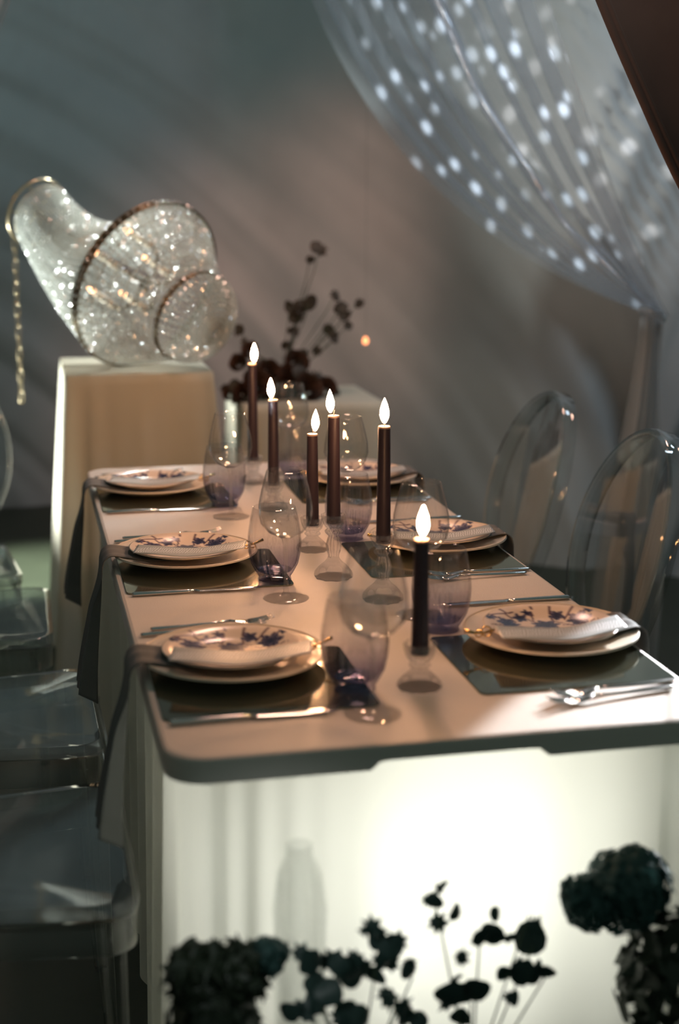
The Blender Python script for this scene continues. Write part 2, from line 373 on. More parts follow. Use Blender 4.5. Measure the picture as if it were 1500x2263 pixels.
for p in dense: g.v.append((p[0]*.965, (p[1]-L/2)*.983+L/2, H-.018))
for i in range(n): g.f.append((b2+i, b2+(i+1) % n, b+(i+1) % n, b+i))
g.f.append(tuple(range(b2+n-1, b2-1, -1)))
o = g.build('tabletop', m_table, tb, smooth=False)
for (x, y) in ((-.29, .75), (.09, .75), (-.29, 1.75), (.09, 1.75)):
    G().tube([(x, y, 0), (x, y, .73)], .014, 10).build('leg', m_legs, tb)
# skirt
def skirt_outline():
    pts = rrect(-.352, .022, .345, L-.02, .045, 6)
    out = []
    for i in range(len(pts)):
        p, q = pts[i], pts[(i+1) % len(pts)]; m = max(1, int(math.hypot(q[0]-p[0], q[1]-p[1])/.006)); out += [(p[0]+(q[0]-p[0])*k/m, p[1]+(q[1]-p[1])*k/m) for k in range(m)]
    res = []
    for (x, y) in out:                          # the guests' side is pushed in by the chairs
        if x > .135 and y > .10: x = .135+(x-.135)*(1-smoothstep((y-.10)/.12))
        res.append((x, y))
    return res
so = skirt_outline(); sn = len(so); NV = 34
acc = [0]
for i in range(1, sn): acc.append(acc[-1]+math.hypot(so[i][0]-so[i-1][0], so[i][1]-so[i-1][1]))
def sk(i, j):
    x, y = so[i]; v = j/NV; z = .7315*(1-v)+.002; s = acc[i]
    p, q = so[i-1], so[(i+1) % sn]; nx, ny = (q[1]-p[1]), -(q[0]-p[0]); l = math.hypot(nx, ny) or 1; nx /= l; ny /= l
    sv = s+.16*v*fold(3, s*1.3)*(1 if y < .1 else .3)
    corner = math.exp(-((x+.34)**2+(y-.03)**2)/.012)
    a = (.004+.020*v)*(math.sin(sv*2*PI/.19+1.5*fold(1, s*2))*.6+fold(2, sv*9)*.9)+corner*.010*math.sin(sv*2*PI/.045)*(.4+v)
    a = max(a, -.03)+.004*v
    if x > .1 and y > .1: a *= .3
    if y < .03 and abs(x) < .33: a = a*.8+.003
    return (x+nx*a, y+ny*a, z)
g = G()
for j in range(NV+1):
    for i in range(sn): g.v.append(sk(i, j))
for j in range(NV):
    for i in range(sn): g.f.append((j*sn+(i+1) % sn, j*sn+i, (j+1)*sn+i, (j+1)*sn+(i+1) % sn))
tag(g.build('table_skirt', m_skirt), 'pale glowing cloth skirt hanging to the floor around the white table', 'table skirt')

# ------------------------------------------------------------------ table setting makers
def mk_mat():
    return G().prism(rrect(-.1485, -.135, .1485, .135, .012, 4), 0, .003, .0008).build('placemat', m_mat, smooth=False)
def mk_charger():
    o = bpy.data.objects.new('charger_plate', None); C.objects.link(o)
    G().lathe([(0, .004), (.075, .004), (.088, .006), (.112, .016), (.134, .0205), (.1365, .0195), (.1365, .018), (.112, .012), (.09, .002), (.082, 0), (.0, 0)], 72).build('body', m_ceramic, o)
    G().ring((0, 0, .0205), (0, 0, 1), .1345, .0014, 72, 6).build('rim', m_ceramic, o)
    return o
random.seed(11)
petal = [(-.055, .022, .020, 6), (.004, .012, .024, 7), (.062, .020, .021, 6), (-.028, .045, .013, 5), (.034, .044, .014, 5), (-.083, .032, .010, 5), (.085, .038, .010, 5), (-.012, .060, .009, 5)]
twig = [(-.075, .045, -.035, .06), (.05, .03, .095, .045), (-.055, .03, -.09, .04), (.0, .01, -.02, .05), (.045, .0, .02, .03), (-.03, .004, -.09, .055), (.02, .02, .03, .075), (.03, .005, .085, .0), (-.04, .03, -.055, .07), (.04, .03, .07, .06), (-.01, .03, .0, .075), (-.07, .01, -.09, .0)]
def print_col(x, y):
    base = np.array((.80, .66, .55)); y = y-.018
    for (fx, fy, fr, k) in petal:
        dx, dy = x-fx, y-fy; d = math.hypot(dx, dy); a = math.atan2(dy, dx)+9*fx
        rr = fr*1.02*(.84+.16*math.cos(k*a+fx*60))
        if d < rr:
            t = d/rr; line = .5+.5*math.cos(k*2*a+9*t)
            q = (line*t)**2; return (.025+.24*q, .024+.20*q, .070+.24*q)
    for (x0, y0, x1, y1) in twig:
        dx, dy = x1-x0, y1-y0; l2 = dx*dx+dy*dy; t = max(0, min(1, ((x-x0)*dx+(y-y0)*dy)/l2))
        if math.hypot(x-x0-dx*t, y-y0-dy*t) < .0017: return (.13, .07, .09)
    return tuple(base)
def mk_salad():
    o = bpy.data.objects.new('salad_plate', None); C.objects.link(o)
    g = G(); g.c = []; nr, na = 56, 132
    for j in range(nr+1):
        r = .1035*j/nr; z = .004+.013*smoothstep((r-.055)/.05)
        for i in range(na):
            a = 2*PI*i/na; x, y = r*math.cos(a), r*math.sin(a); g.v.append((x, y, z)); g.c.append(print_col(x, y)+(1,))
    for j in range(nr):
        for i in range(na): g.f.append((j*na+i, (j+1)*na+i, (j+1)*na+(i+1) % na, j*na+(i+1) % na))
    g.build('printed_face', m_print, o)
    G().lathe([(.1035, .017), (.1055, .0165), (.105, .0155), (.08, .008), (.06, .001), (.055, 0), (0, 0)], 72).build('body', m_ceramic, o)
    return o
def mk_napkin():
    # local: plate centre at origin, hangs over the table edge at x=-.135
    path = [(.03, .0095), (-.03, .0095), (-.075, .0125), (-.105, .019), (-.128, .0235), (-.140, .0225), (-.1485, .014), (-.152, 0)]
    ln = [0]
    for a, b in zip(path, path[1:]): ln.append(ln[-1]+math.hypot(b[0]-a[0], b[1]-a[1]))
    hang = .235; tot = ln[-1]+hang
    def P(t):
        d = t*tot
        if d >= ln[-1]:
            h = d-ln[-1]; return (-.152-.016*smoothstep(h/hang), -h, smoothstep(h/.09), h/hang)
        for k in range(len(path)-1):
            if d <= ln[k+1]:
                f = (d-ln[k])/(ln[k+1]-ln[k]); return (path[k][0]+(path[k+1][0]-path[k][0])*f, path[k][1]+(path[k+1][1]-path[k][1])*f, 0, 0)
    def fn(u, v):
        x, z, hg, hv = P(v); uu = u*2-1
        wid = .043-.014*hg*(1-hv)*1.6
        y = uu*wid
        zig = abs(((u*2) % 1)*2-1)                  # two pleats that open towards the bottom
        fx = -.004-.036*(.25+.75*hv)*zig*hg
        if hg > 0: z -= .028*hv*hv*(1-zig)*hv
        zz = z+.0012*math.sin(u*14)*(1-hg)
        return (x+fx, y-.012*hv, zz)
    g = G().grid(fn, 32, 64); o = g.build('napkin', m_napkin)
    md = o.modifiers.new('thickness', 'SOLIDIFY'); md.thickness = .0018; md.offset = 1
    return o
def mk_card():
    def fn(u, v):
        x = -.102+.204*u; y = -.031+.062*v
        yy = y+.0-.020*(1-(x/.104)**2)+.012
        r = math.hypot(x, yy-.050); 
        return (x+.012*(v-.5), yy, .0215+.004*(x/.1)**2+.0015*math.sin(u*9))
    o = G().grid(fn, 40, 8).build('menu_card', m_card)
    md = o.modifiers.new('thickness', 'SOLIDIFY'); md.thickness = .0008; md.offset = 0
    return o
def mk_clip():
    o = bpy.data.objects.new('card_clip', None); C.objects.link(o)
    G().ring((0, 0, .008), (0, 1, .2), .0075, .0013, 24, 6).build('ring', m_brass, o)
    G().ring((.012, .003, .005), (.3, 1, .6), .0055, .0012, 20, 6).build('ring', m_brass, o)
    G().tube([(-.012, -.002, .010), (.004, .002, .006), (.018, .010, .008), (.034, .014, .013)], [.0022, .002, .0022, .0032], 8).build('bar', m_brass, o)
    return o
def flat_path(g, prof, n=40):
    """prof rows: (x, half width, z, half thickness)"""
    b = len(g.v)
    for (x, hw, z, ht) in prof:
        for k in range(10):
            a = 2*PI*k/10; g.v.append((x, hw*math.cos(a), z+ht*math.sin(a)))
    for j in range(len(prof)-1):
        for k in range(10): g.f.append((b+j*10+k, b+j*10+(k+1) % 10, b+(j+1)*10+(k+1) % 10, b+(j+1)*10+k))
    g.f.append(tuple(range(b+9, b-1, -1))); g.f.append(tuple(range(b+(len(prof)-1)*10, b+len(prof)*10))); return g
def mk_knife():
    o = bpy.data.objects.new('table_knife', None); C.objects.link(o)
    flat_path(G(), [(-.115, .004, .004, .0030), (-.112, .0068, .004, .0038), (-.07, .0062, .004, .0036), (-.02, .0046, .004, .0032), (-.005, .0045, .004, .003)]).build('handle', m_steel, o)
    flat_path(G(), [(-.005, .0045, .004, .0030), (.002, .0080, .004, .0010), (.06, .0094, .004, .0008), (.095, .0085, .004, .0008), (.112, .0015, .004, .0006)]).build('blade', m_steel, o)
    return o
def mk_fork():
    o = bpy.data.objects.new('fork', None); C.objects.link(o)
    flat_path(G(), [(-.11, .003, .004, .0022), (-.106, .0062, .004, .0028), (-.06, .0052, .0045, .0026), (-.01, .0030, .006, .0022), (.02, .0030, .008, .0022)]).build('handle', m_steel, o)
    flat_path(G(), [(.018, .0030, .008, .0022), (.028, .0085, .0068, .0014), (.042, .0120, .0042, .0013), (.052, .0124, .004, .0013)]).build('head', m_steel, o)
    for k in range(4):
        y = -.0104+.00693*k; G().tube([(.050, y, .004), (.066, y, .0055), (.080, y*.98, .0085), (.090, y*.97, .012)], [.0016, .0016, .0014, .0006], 6).build('tine', m_steel, o)
    return o
def mk_tumbler():
    o = bpy.data.objects.new('tumbler', None); C.objects.link(o)
    rib = lambda a, z: -.050*abs(math.sin(a*12))*smoothstep((.115-z)/.05)*smoothstep(z/.012)
    G().lathe([(.0, .0015), (.024, .0), (.030, .002), (.0285, .008), (.034, .016), (.0425, .032), (.0470, .052), (.0482, .070), (.0468, .092), (.0428, .115), (.0385, .134), (.0376, .1352), (.0368, .134), (.0410, .115), (.0448, .092), (.0460, .070), (.0446, .052), (.0396, .032), (.030, .018), (.018, .0135), (0, .013)], 96, rib).build('bowl', m_tumbler, o)
    G().lathe([(.0, .0145), (.017, .0150), (.029, .0195), (.030, .021), (.020, .0225), (0, .0195)], 48, lambda a, z: .04*math.cos(a*24)).build('base', m_bluecrystal, o)
    return o
def mk_wine():
    o = bpy.data.objects.new('wine_glass', None); C.objects.link(o)
    G().lathe([(0, .108), (.012, .109), (.030, .118), (.0425, .133), (.0468, .150), (.0455, .170), (.041, .192), (.0355, .213), (.0322, .2245), (.0316, .2252), (.0312, .2245), (.0345, .213), (.0400, .192), (.0444, .170), (.0456, .150), (.0413, .134), (.029, .1192), (.010, .1105), (0, .110)], 64).build('bowl', m_wine, o)
    G().lathe([(.0085, .0055), (.0050, .012), (.0036, .03), (.0034, .07), (.0040, .095), (.0070, .1055), (.0115, .109)], 20).build('stem', m_wine, o)
    G().lathe([(0, .0), (.039, .0), (.0402, .0012), (.039, .0022), (.022, .0040), (.0085, .0060), (0, .0065)], 64).build('foot', m_foot, o)
    return o
fl = lambda a, z: .05*math.cos(a*10)
def mk_holder(h):
    def mk():
        o = bpy.data.objects.new('candlestick', None); C.objects.link(o)
        if h > .08:
            G().lathe([(0, 0), (.033, 0), (.0345, .004), (.033, .011), (.026, .020), (.015, .030), (.0105, .036)], 60, fl).build('foot', m_crystal, o)
            G().lathe([(.0105, .036), (.0095, .040), (.0125, .050), (.0140, .060), (.0110, .072), (.0088, .077), (.0150, .083), (.0158, .0865), (.0110, .091)], 60, fl).build('stem', m_crystal, o)
            G().lathe([(.0110, .091), (.0155, .095), (.0205, .104), (.0225, .1155), (.0218, .117), (.0195, .1165), (.0165, .106), (.0140, .100), (.0, .0985)], 60, fl).build('cup', m_crystal, o)
        else:
            G().lathe([(0, 0), (.030, 0), (.0315, .004), (.029, .010), (.020, .019), (.0125, .026), (.0110, .029)], 60, fl).build('foot', m_crystal, o)
            G().lathe([(.0110, .029), (.0150, .0315), (.0155, .034), (.0120, .037)], 60, fl).build('stem', m_crystal, o)
            G().lathe([(.0120, .037), (.0175, .043), (.0215, .053), (.0230, .064), (.0222, .0655), (.0200, .065), (.0172, .055), (.0140, .047), (.0, .046)], 60, fl).build('cup', m_crystal, o)
        return o
    return mk
def mk_candle(loc, hh, lean, label, fl_h=.043):
    o = thing('taper_candle', label, 'candle', loc, 0, 'burning plum tapers')
    G().lathe([(0, 0), (.0128, 0), (.0126, .01), (.0102, hh-.004), (.0098, hh-.001), (.0085, hh-.0005)], 32).build('wax_body', m_candle, o)
    G().lathe([(.0100, hh-.0035), (.0103, hh-.001), (.0098, hh+.0010), (.0080, hh+.0006), (.0055, hh-.001), (0, hh-.0015)], 32).build('melted_rim', m_pool, o)
    G().tube([(0, 0, hh-.002), (.0004, 0, hh+.004), (.0016, 0, hh+.010)], .0008, 6).build('wick', m_wick, o)
    pr = [(0, 0), (.0026, .002), (.0058, .008), (.0076, .015), (.0074, .022), (.0056, .031), (.0030, .039), (.0010, .0445), (0, .0465)]
    k = fl_h/.0465
    G().lathe([(r*1.0, hh+.0055+z*k) for r, z in pr], 16).xf(Matrix.Rotation(lean, 4, 'Y')).build('flame', m_flame, o)
    return o

# ------------------------------------------------------------------ the six settings
T = H
settings = [  # x, y, side, tumbler xy, wine xy, description
    (-.245, .350, 'L', (-.095, .203), (-.092, .110), 'at the near left setting'),
    (-.243, .982, 'L', (-.103, .803), (-.103, .691), 'at the middle left setting'),
    (-.245, 1.650, 'L', (-.102, 1.445), (-.103, 1.342), 'at the far left setting'),
    (.255, .362, 'R', (.105, .456), (.095, .545), 'at the near right setting'),
    (.258, 1.000, 'R', (.098, 1.089), (.128, 1.245), 'at the middle right setting'),
    (.255, 1.650, 'R', (.108, 1.70), (.112, 1.80), 'at the far right setting'),
]
for (x, y, sd, tu, wi, d) in settings:
    rz = 0 if sd == 'L' else PI
    e = -.245 if sd == 'L' else .245
    place('mat', mk_mat, (e+(.0235 if sd == 'L' else -.0235), y-.080, T), 0, 'dark smoked acrylic placemat under the plates '+d, 'placemat', 'smoked placemats')
    zt = T+.003
    place('charger', mk_charger, (x, y, zt), rz, 'large cream charger plate under the flower plate '+d, 'plate', 'cream charger plates')
    place('napkin', mk_napkin, (e*(1+.0), y-.0, zt), rz, 'grey green napkin hanging over the table edge from the plates '+d, 'napkin', 'hanging napkins')
    place('salad', mk_salad, (x, y, zt+.0118), rz+(.0 if sd == 'L' else PI), 'small plate printed with dark blue flowers '+d, 'plate', 'flower printed plates')
    place('card', mk_card, (x+(.004 if sd == 'L' else -.004), y-.066, zt+.0128), (-.04 if sd == 'L' else .06), 'pale curved menu card lying on the flower plate '+d, 'menu card', 'menu cards')
    cs = 1 if sd == 'L' else -1
    place('clip', mk_clip, (x+cs*.113, y-.026, zt+.0215), 0 if cs > 0 else PI*.92, 'small brass clip at the inner end of the menu card '+d, 'clip', 'brass card clips')
    if sd == 'L':
        place('knife', mk_knife, (x-.003, y-.224, T), .012, 'table knife lying along the placemat edge '+d, 'knife', 'table knives')
        for k, (dx, dy) in enumerate(((.0, .178), (.018, .205))):
            place('fork', mk_fork, (x-.012+dx, y+dy-.003+.0, T+(.003 if k < 0 else 0)), .05, ('inner ' if k == 0 else 'outer ')+'fork beyond the plates '+d, 'fork', 'forks')
    else:
        place('knife', mk_knife, (x+.003, y+.222, T), PI, 'table knife lying beyond the plates '+d, 'knife', 'table knives')
        for k, (dx, dy) in enumerate(((.004, -.224), (-.012, -.250))):
            a = PI+.05
            if y < .5: a = PI+.16; dx -= .006; dy -= .012
            place('fork', mk_fork, (x+dx, y+dy, T), a, ('inner ' if k == 0 else 'outer ')+'fork on the near side of the plates '+d, 'fork', 'forks')
    place('tumbler', mk_tumbler, (tu[0], tu[1], T+(.003 if (sd == 'L' or y > 1.5) else 0)), .1, 'ribbed blue tinted tumbler beside the plates '+d, 'glass', 'blue ombre tumblers')
    place('wine', mk_wine, (wi[0], wi[1], T), 0, 'clear stemmed wine glass beside the tumbler '+d, 'glass', 'wine glasses')

candles = [  # x, y, holder, bottom z, candle length, lean, ordinal
    (.003, 1.698, 'S', .054, .232, .02, 'at the far end of the table, on a short glass holder'),
    (.000, 1.399, 'S', .054, .188, -.02, 'second from the far end, on a short glass holder'),
    (.010, 1.019, 'S', .050, .179, .03, 'shortest taper, behind the tall one at the middle of the table'),
    (.007, .812, 'T', .101, .195, -.03, 'on a tall fluted glass candlestick at the middle of the table'),
    (.058, .648, 'T', .101, .200, .0, 'on a tall glass candlestick right of the middle one'),
    (-.001, .202, 'S', .050, .165, .01, 'nearest the camera, on a low glass holder'),
]
for (x, y, h, bz, hh, ln, d) in candles:
    place('hold'+h, mk_holder(.117 if h == 'T' else .065), (x, y, T), .3, ('tall fluted' if h == 'T' else 'short')+' clear glass candlestick under the plum taper '+d.split(', on')[0].split(', behind')[0].split(' glass')[0], 'candlestick', 'glass candlesticks')
    mk_candle((x, y, T+bz), hh, ln, 'plum taper candle burning '+d)

# ------------------------------------------------------------------ ghost chairs
def mk_chair():
    o = bpy.data.objects.new('ghost_chair', None); C.objects.link(o)
    def outl(s=1.0, n=10):
        fwid, bwid = .225*s, .185*s; x0, x1, r = -.20*s, .205*s, .05
        pts = []
        for (cx_, cy_, a0) in ((x1-r, -fwid+r, -PI/2), (x1-r, fwid-r, 0), (x0+r, bwid-r, PI/2), (x0+r, -bwid+r, PI)):
            for i in range(n+1): a = a0+PI/2*i/n; pts.append((cx_+r*math.cos(a), cy_+r*math.sin(a)))
        return pts
    g = G(); ol = outl(); n = len(ol); b = 0
    for (k, z) in ((0, 0), (.35, 0), (.7, 0), (.93, 0), (1, 0)):
        for p in ol: g.v.append((p[0]*k, p[1]*k, .458-.012*(1-k*k)+(.002 if k > .9 else 0)))
    for j in range(4):
        for i in range(n): g.f.append((j*n+i, j*n+(i+1) % n, (j+1)*n+(i+1) % n, (j+1)*n+i))
    b = len(g.v)
    for k, z in ((1, .438), (.93, .436), (.5, .432), (0, .43)):
        for p in ol: g.v.append((p[0]*k, p[1]*k, z))
    for j in range(-1, 3):
        for i in range(n):
            lo = (b-n) if j == -1 else b+j*n
            hi = b+(j+1)*n
            g.f.append((lo+i, lo+(i+1) % n, hi+(i+1) % n, hi+i))
    g.build('seat', m_acrylic, o)
    g = G()
    for k, z in ((.985, .436), (.985, .385), (.955, .385), (.955, .436)):
        for p in ol: g.v.append((p[0]*k, p[1]*k, z))
    for j in range(3):
        for i in range(n): g.f.append((j*n+(i+1) % n, j*n+i, (j+1)*n+i, (j+1)*n+(i+1) % n))
    g.build('apron', m_acrylic, o)
    for (x, y, dx, dy) in ((.165, -.19, .012, 0), (.165, .19, .012, 0), (-.165, -.155, -.06, -.01), (-.165, .155, -.06, .01)):
        g = G(); t0, t1 = .019, .012
        def lf(u, v):
            a = 2*PI*u+PI/4; r = (t0+(t1-t0)*v)*1.2; c, s_ = math.cos(a), math.sin(a); k = (abs(c)**4+abs(s_)**4)**-.25
            return (x+dx*v*v+r*k*c*.8, y+dy*v*v+r*k*s_*.8, .436*(1-v))
        g.grid(lf, 16, 10, True, True); g.f.append(tuple(range(len(g.v)-16, len(g.v)))); g.build('leg', m_acrylic, o)
    # oval back: slightly dished shell with a deep rim, tilted back
    def bk(a, k, d):
        y = .205*k*math.cos(a); zz = .245*k*math.sin(a); x = -.205-.255*(zz+.245)*.95+.025*(k*math.cos(a))**2*.9-d*.97
        return (x, y, .705+zz-d*.2)
    g = G()
    g.grid(lambda u, v: bk(2*PI*u, .03+.97*v, 0), 64, 8, True)
    g.grid(lambda u, v: bk(2*PI*u, .03+.94*v, .006), 64, 8, True, True)
    g.build('backrest', m_acrylic, o)
    g = G()
    g.grid(lambda u, v: bk(2*PI*u, *[(.97, -.004), (1.015, -.006), (1.03, .004), (1.02, .034), (.985, .036), (.975, .010), (.97, -.004)][round(v*6)]), 64, 6, True)
    g.build('back_rim', m_acrylic, o)
    for s in (-1, 1):
        G().tube([(-.165, s*.14, .43), (-.195, s*.135, .50), (-.222, s*.150, .56)], [.014, .012, .010], 10).build('back_post', m_acrylic, o)
    return o
chairs = [
    ((-.605, .42), 0.0, 'clear acrylic ghost chair nearest the camera on the left of the table'),
    ((-.615, 1.03), 0.02, 'middle clear acrylic ghost chair on the left of the table'),
    ((-.690, 1.70), 0.0, 'far clear acrylic ghost chair on the left beside the draped plinth'),
    ((.36, .36), PI, 'clear acrylic oval back chair at the near end of the right side'),
    ((.42, 1.07), PI, 'clear acrylic oval back chair in the middle of the right side'),
    ((.42, 1.66), PI, 'clear acrylic oval back chair at the far end of the right side'),
    ((-.775, 2.22), -PI/2, 'clear acrylic ghost chair standing left of the draped plinth, mostly out of frame'),
]
for (p, rz, d) in chairs: place('chair', mk_chair, (p[0], p[1], 0), rz, d, 'chair', 'clear ghost chairs')

# ------------------------------------------------------------------ draped plinth with chandelier
def draped(name, label, x0, x1, y0, y1, top, seed, flare, mt):
    t = thing(name, label, 'plinth', ((x0+x1)/2, (y0+y1)/2, 0))
    hx, hy = (x1-x0)/2, (y1-y0)/2
    G().box((-hx+.012, -hy+.012, 0), (hx-.012, hy-.012, top-.004)).build('plinth_body', m_table, t, smooth=False)
    pts = rrect(-hx, -hy, hx, hy, .012, 4); out = []
    for i in range(len(pts)):
        p, q = pts[i], pts[(i+1) % len(pts)]; m = max(1, int(math.hypot(q[0]-p[0], q[1]-p[1])/.01)); out += [(p[0]+(q[0]-p[0])*k/m, p[1]+(q[1]-p[1])*k/m) for k in range(m)]
    n = len(out); nv = 30; g = G()
    for j in range(-1, nv+1):
        v = max(0, j)/nv; z = top if j < 1 else top*(1-v)+.002*v
        s = 0
        for i, (x, y) in enumerate(out):
            if i: s += math.hypot(x-out[i-1][0], y-out[i-1][1])
            if j == -1: g.v.append((x*.97, y*.97, top+.001)); continue
            cr = math.exp(-(min(abs(abs(x)-hx)+abs(abs(y)-hy), 1)/.07)**2)
            a = v**.7*(.010*math.sin(s*46+3*fold(seed, s*3))+.014*fold(seed+1, s*14)+.010*fold(seed+2, s*31))+cr*v*flare+math.exp(-((x+hx)**2+(y+hy)**2)/.02)*v**.6*.022*math.sin(s*95)
            lx = math.hypot(x, y); g.v.append((x+a*x/hx*.9, y+a*y/hy*.9, z))
    for j in range(nv+1):
        for i in range(n): g.f.append((j*n+(i+1) % n, j*n+i, (j+1)*n+i, (j+1)*n+(i+1) % n))
    g.f.append(tuple(range(n)))
    g.build('cloth_cover', mt, t); return t
draped('draped_plinth', 'square plinth under a beige cloth carrying the crystal chandelier', -.409, .006, 2.40, 2.86, .93, 3, .075, m_plinthcloth)
draped('flower_plinth', 'low pale draped plinth behind the table carrying the rust flowers', .15, .60, 2.78, 3.2, .775, 8, .03, m_plinthcloth)

ax = Vector((.549, -.748, -.374)).normalized(); e1 = Vector((.605, .047, .795)); e1 = (e1-ax*e1.dot(ax)).normalized(); e2 = ax.cross(e1)
cc = Vector((-.168, 2.52, 1.170))
ch = thing('crystal_chandelier', 'large basket chandelier of crystal bead strings lying on the beige plinth', 'chandelier', cc)
def cp(a, r, t): return (e1*math.cos(a)+e2*math.sin(a))*r+ax*t
R1, R2, RC, LT, LB = .250, .132, .104, -.50, .205
def bands(c, R, name, wdt=.018):
    g = G(); g.ring(c-ax*wdt/2, ax, R, .0035, 72, 8).ring(c+ax*wdt/2, ax, R, .0035, 72, 8)
    b = len(g.v)
    for i in range(72):
        a = 2*PI*i/72
        for s in (-1, 1): g.v.append(tuple(c+cp(a, R-.001, s*wdt/2)))
    for i in range(72): g.f.append((b+2*i, b+2*((i+1) % 72), b+2*((i+1) % 72)+1, b+2*i+1))
    return g.build(name, m_bronze, ch)
bands(Vector((0, 0, 0)), R1, 'main_hoop'); bands(ax*LB, R2, 'lower_hoop', .010)
g = G().ring(ax*(LT-.030), ax, RC, .004, 56, 8).ring(ax*LT, ax, RC*.93, .003, 56, 8); g.build('crown_hoop', m_chain, ch)
# crown prisms
pm = G()
pm.v = [(.0, -.005, -.016), (.003, 0, -.016), (0, .005, -.016), (-.003, 0, -.016), (.0, -.006, .010), (.004, 0, .010), (0, .006, .010), (-.004, 0, .010), (0, 0, .018), (0, 0, -.020)]
pm.f = [(0, 1, 5, 4), (1, 2, 6, 5), (2, 3, 7, 6), (3, 0, 4, 7), (4, 5, 8), (5, 6, 8), (6, 7, 8), (7, 4, 8), (1, 0, 9), (2, 1, 9), (3, 2, 9), (0, 3, 9)]
pme = pm.mesh('prism', m_vase, False)
NP = 40
for i in range(NP):
    a = 2*PI*i/NP; d = cp(a, 1, 0); tg = ax.cross(d)
    Mx = Matrix((d, tg, ax)).transposed().to_4x4(); Mx.translation = cp(a, RC*.97, LT-.015); inst('prism', pme, ch, Mx)
# trumpet, bowl and dome strings
def string(pts, r, name='bead_string'):
    g = G()
    for k, p in enumerate(pts):
        g.ico(p, r*random.uniform(.9, 1.1), spin=True)
    q = Matrix.Rotation(.0, 4, 'X'); return g.build(name, m_bead, ch, smooth=False)
def spaced(fn, pitch):
    P = [fn(k/200) for k in range(201)]; out = [P[0]]; d = 0
    for a, b in zip(P, P[1:]):
        d += (b-a).length
        if d >= pitch: out.append(b); d = 0
    return out
NS = 72
for i in range(NS):
    a = 2*PI*(i+.3*random.random())/NS
    def f(t, a=a):
        r = RC*.93+(R1-RC*.93)*(.32*t+.68*t**2.1)
        p = cp(a, r, LT*(1-t)); p.z -= .070*math.sin(PI*t**.9)*(.6+.4*(1.25 if p.z < (ax*LT*(1-t)).z else .6)); return p
    string(spaced(f, .0150), .0062)
for i in range(64):
    a = 2*PI*(i+.3*random.random())/64
    def f(t, a=a):
        r = R1+(R2-R1)*(1-(1-t)**1.7)*.92+(R2-R1)*.08*t
        r += .010*math.sin(PI*t)
        p = cp(a, r, LB*t); p.z -= .012*math.sin(PI*t); return p
    string(spaced(f, .0150), .0062)
for k in range(5):                                   # concentric bead hoops on the bowl
    t = .15+.17*k; r = R1+(R2-R1)*(1-(1-t)**1.7)*.92+(R2-R1)*.08*t+.010*math.sin(PI*t)-.012
    g = G(); nb = int(2*PI*r/.0135)
    for q in range(nb): g.ico(cp(2*PI*q/nb, r, LB*t-.006), .0055, spin=True)
    g.build('bead_hoop', m_bead, ch, smooth=False)
for i in range(40):
    a = 2*PI*i/40
    f = lambda t, a=a: cp(a, R2*math.cos(t*PI/2*.93), LB+.098*math.sin(t*PI/2))
    string(spaced(f, .0135), .0060)
for q in range(5):                                   # candle arms inside the basket
    a = 2*PI*q/5+.4; base = cp(a, .105, -.03); tip = base-ax*.085
    arm = G().tube([ax*-.02, cp(a, .05, .015), cp(a, .10, 0), base], .0045, 8).build('candle_arm', m_bronze, ch)
    G().tube([base, tip], .010, 12).build('candle_sleeve', m_sleeve, arm)
    gm = G().lathe([(0, 0), (.006, .004), (.0085, .014), (.006, .028), (.0015, .042), (0, .044)], 12)
    z = -ax; xx = z.orthogonal().normalized(); Mx = Matrix((xx, z.cross(xx), z)).transposed().to_4x4(); Mx.translation = tip
    gm.xf(Mx); gm.build('bulb', m_bulb, arm)
G().tube([ax*(LT-.03), ax*-.02], .006, 10).build('centre_rod', m_bronze, ch)
for q in range(3): a = q*PI/3; G().tube([cp(a, RC*.97, LT-.03), cp(a+PI, RC*.97, LT-.03)], .0025, 6).build('crown_spoke', m_chain, ch)
# chain hangs from the crown
link = G()
for i in range(20):
    a = 2*PI*i/20; c_, s_ = math.cos(a), math.sin(a); 
    for j in range(6):
        t = 2*PI*j/6; rr = .0016*math.cos(t); link.v.append(((.0075+rr)*c_, .0016*math.sin(t), (.0075+rr)*s_+(.0115 if s_ > 0 else -.0115)))
for i in range(20):
    for j in range(6): link.f.append((i*6+j, i*6+(j+1) % 6, ((i+1) % 20)*6+(j+1) % 6, ((i+1) % 20)*6+j))
lme = link.mesh('chain_link', m_chain)
amin = min((cp(2*PI*k/90, RC, LT-.03) for k in range(90)), key=lambda p: p.dot(rt)*1.0+p.z*.55)
for k in range(15):
    Mx = Matrix.Rotation((PI/2)*(k % 2)+.5, 4, 'Z'); Mx.translation = amin+Vector((.0, 0, -.018-.0335*k)); inst('chain_link', lme, ch, Mx)

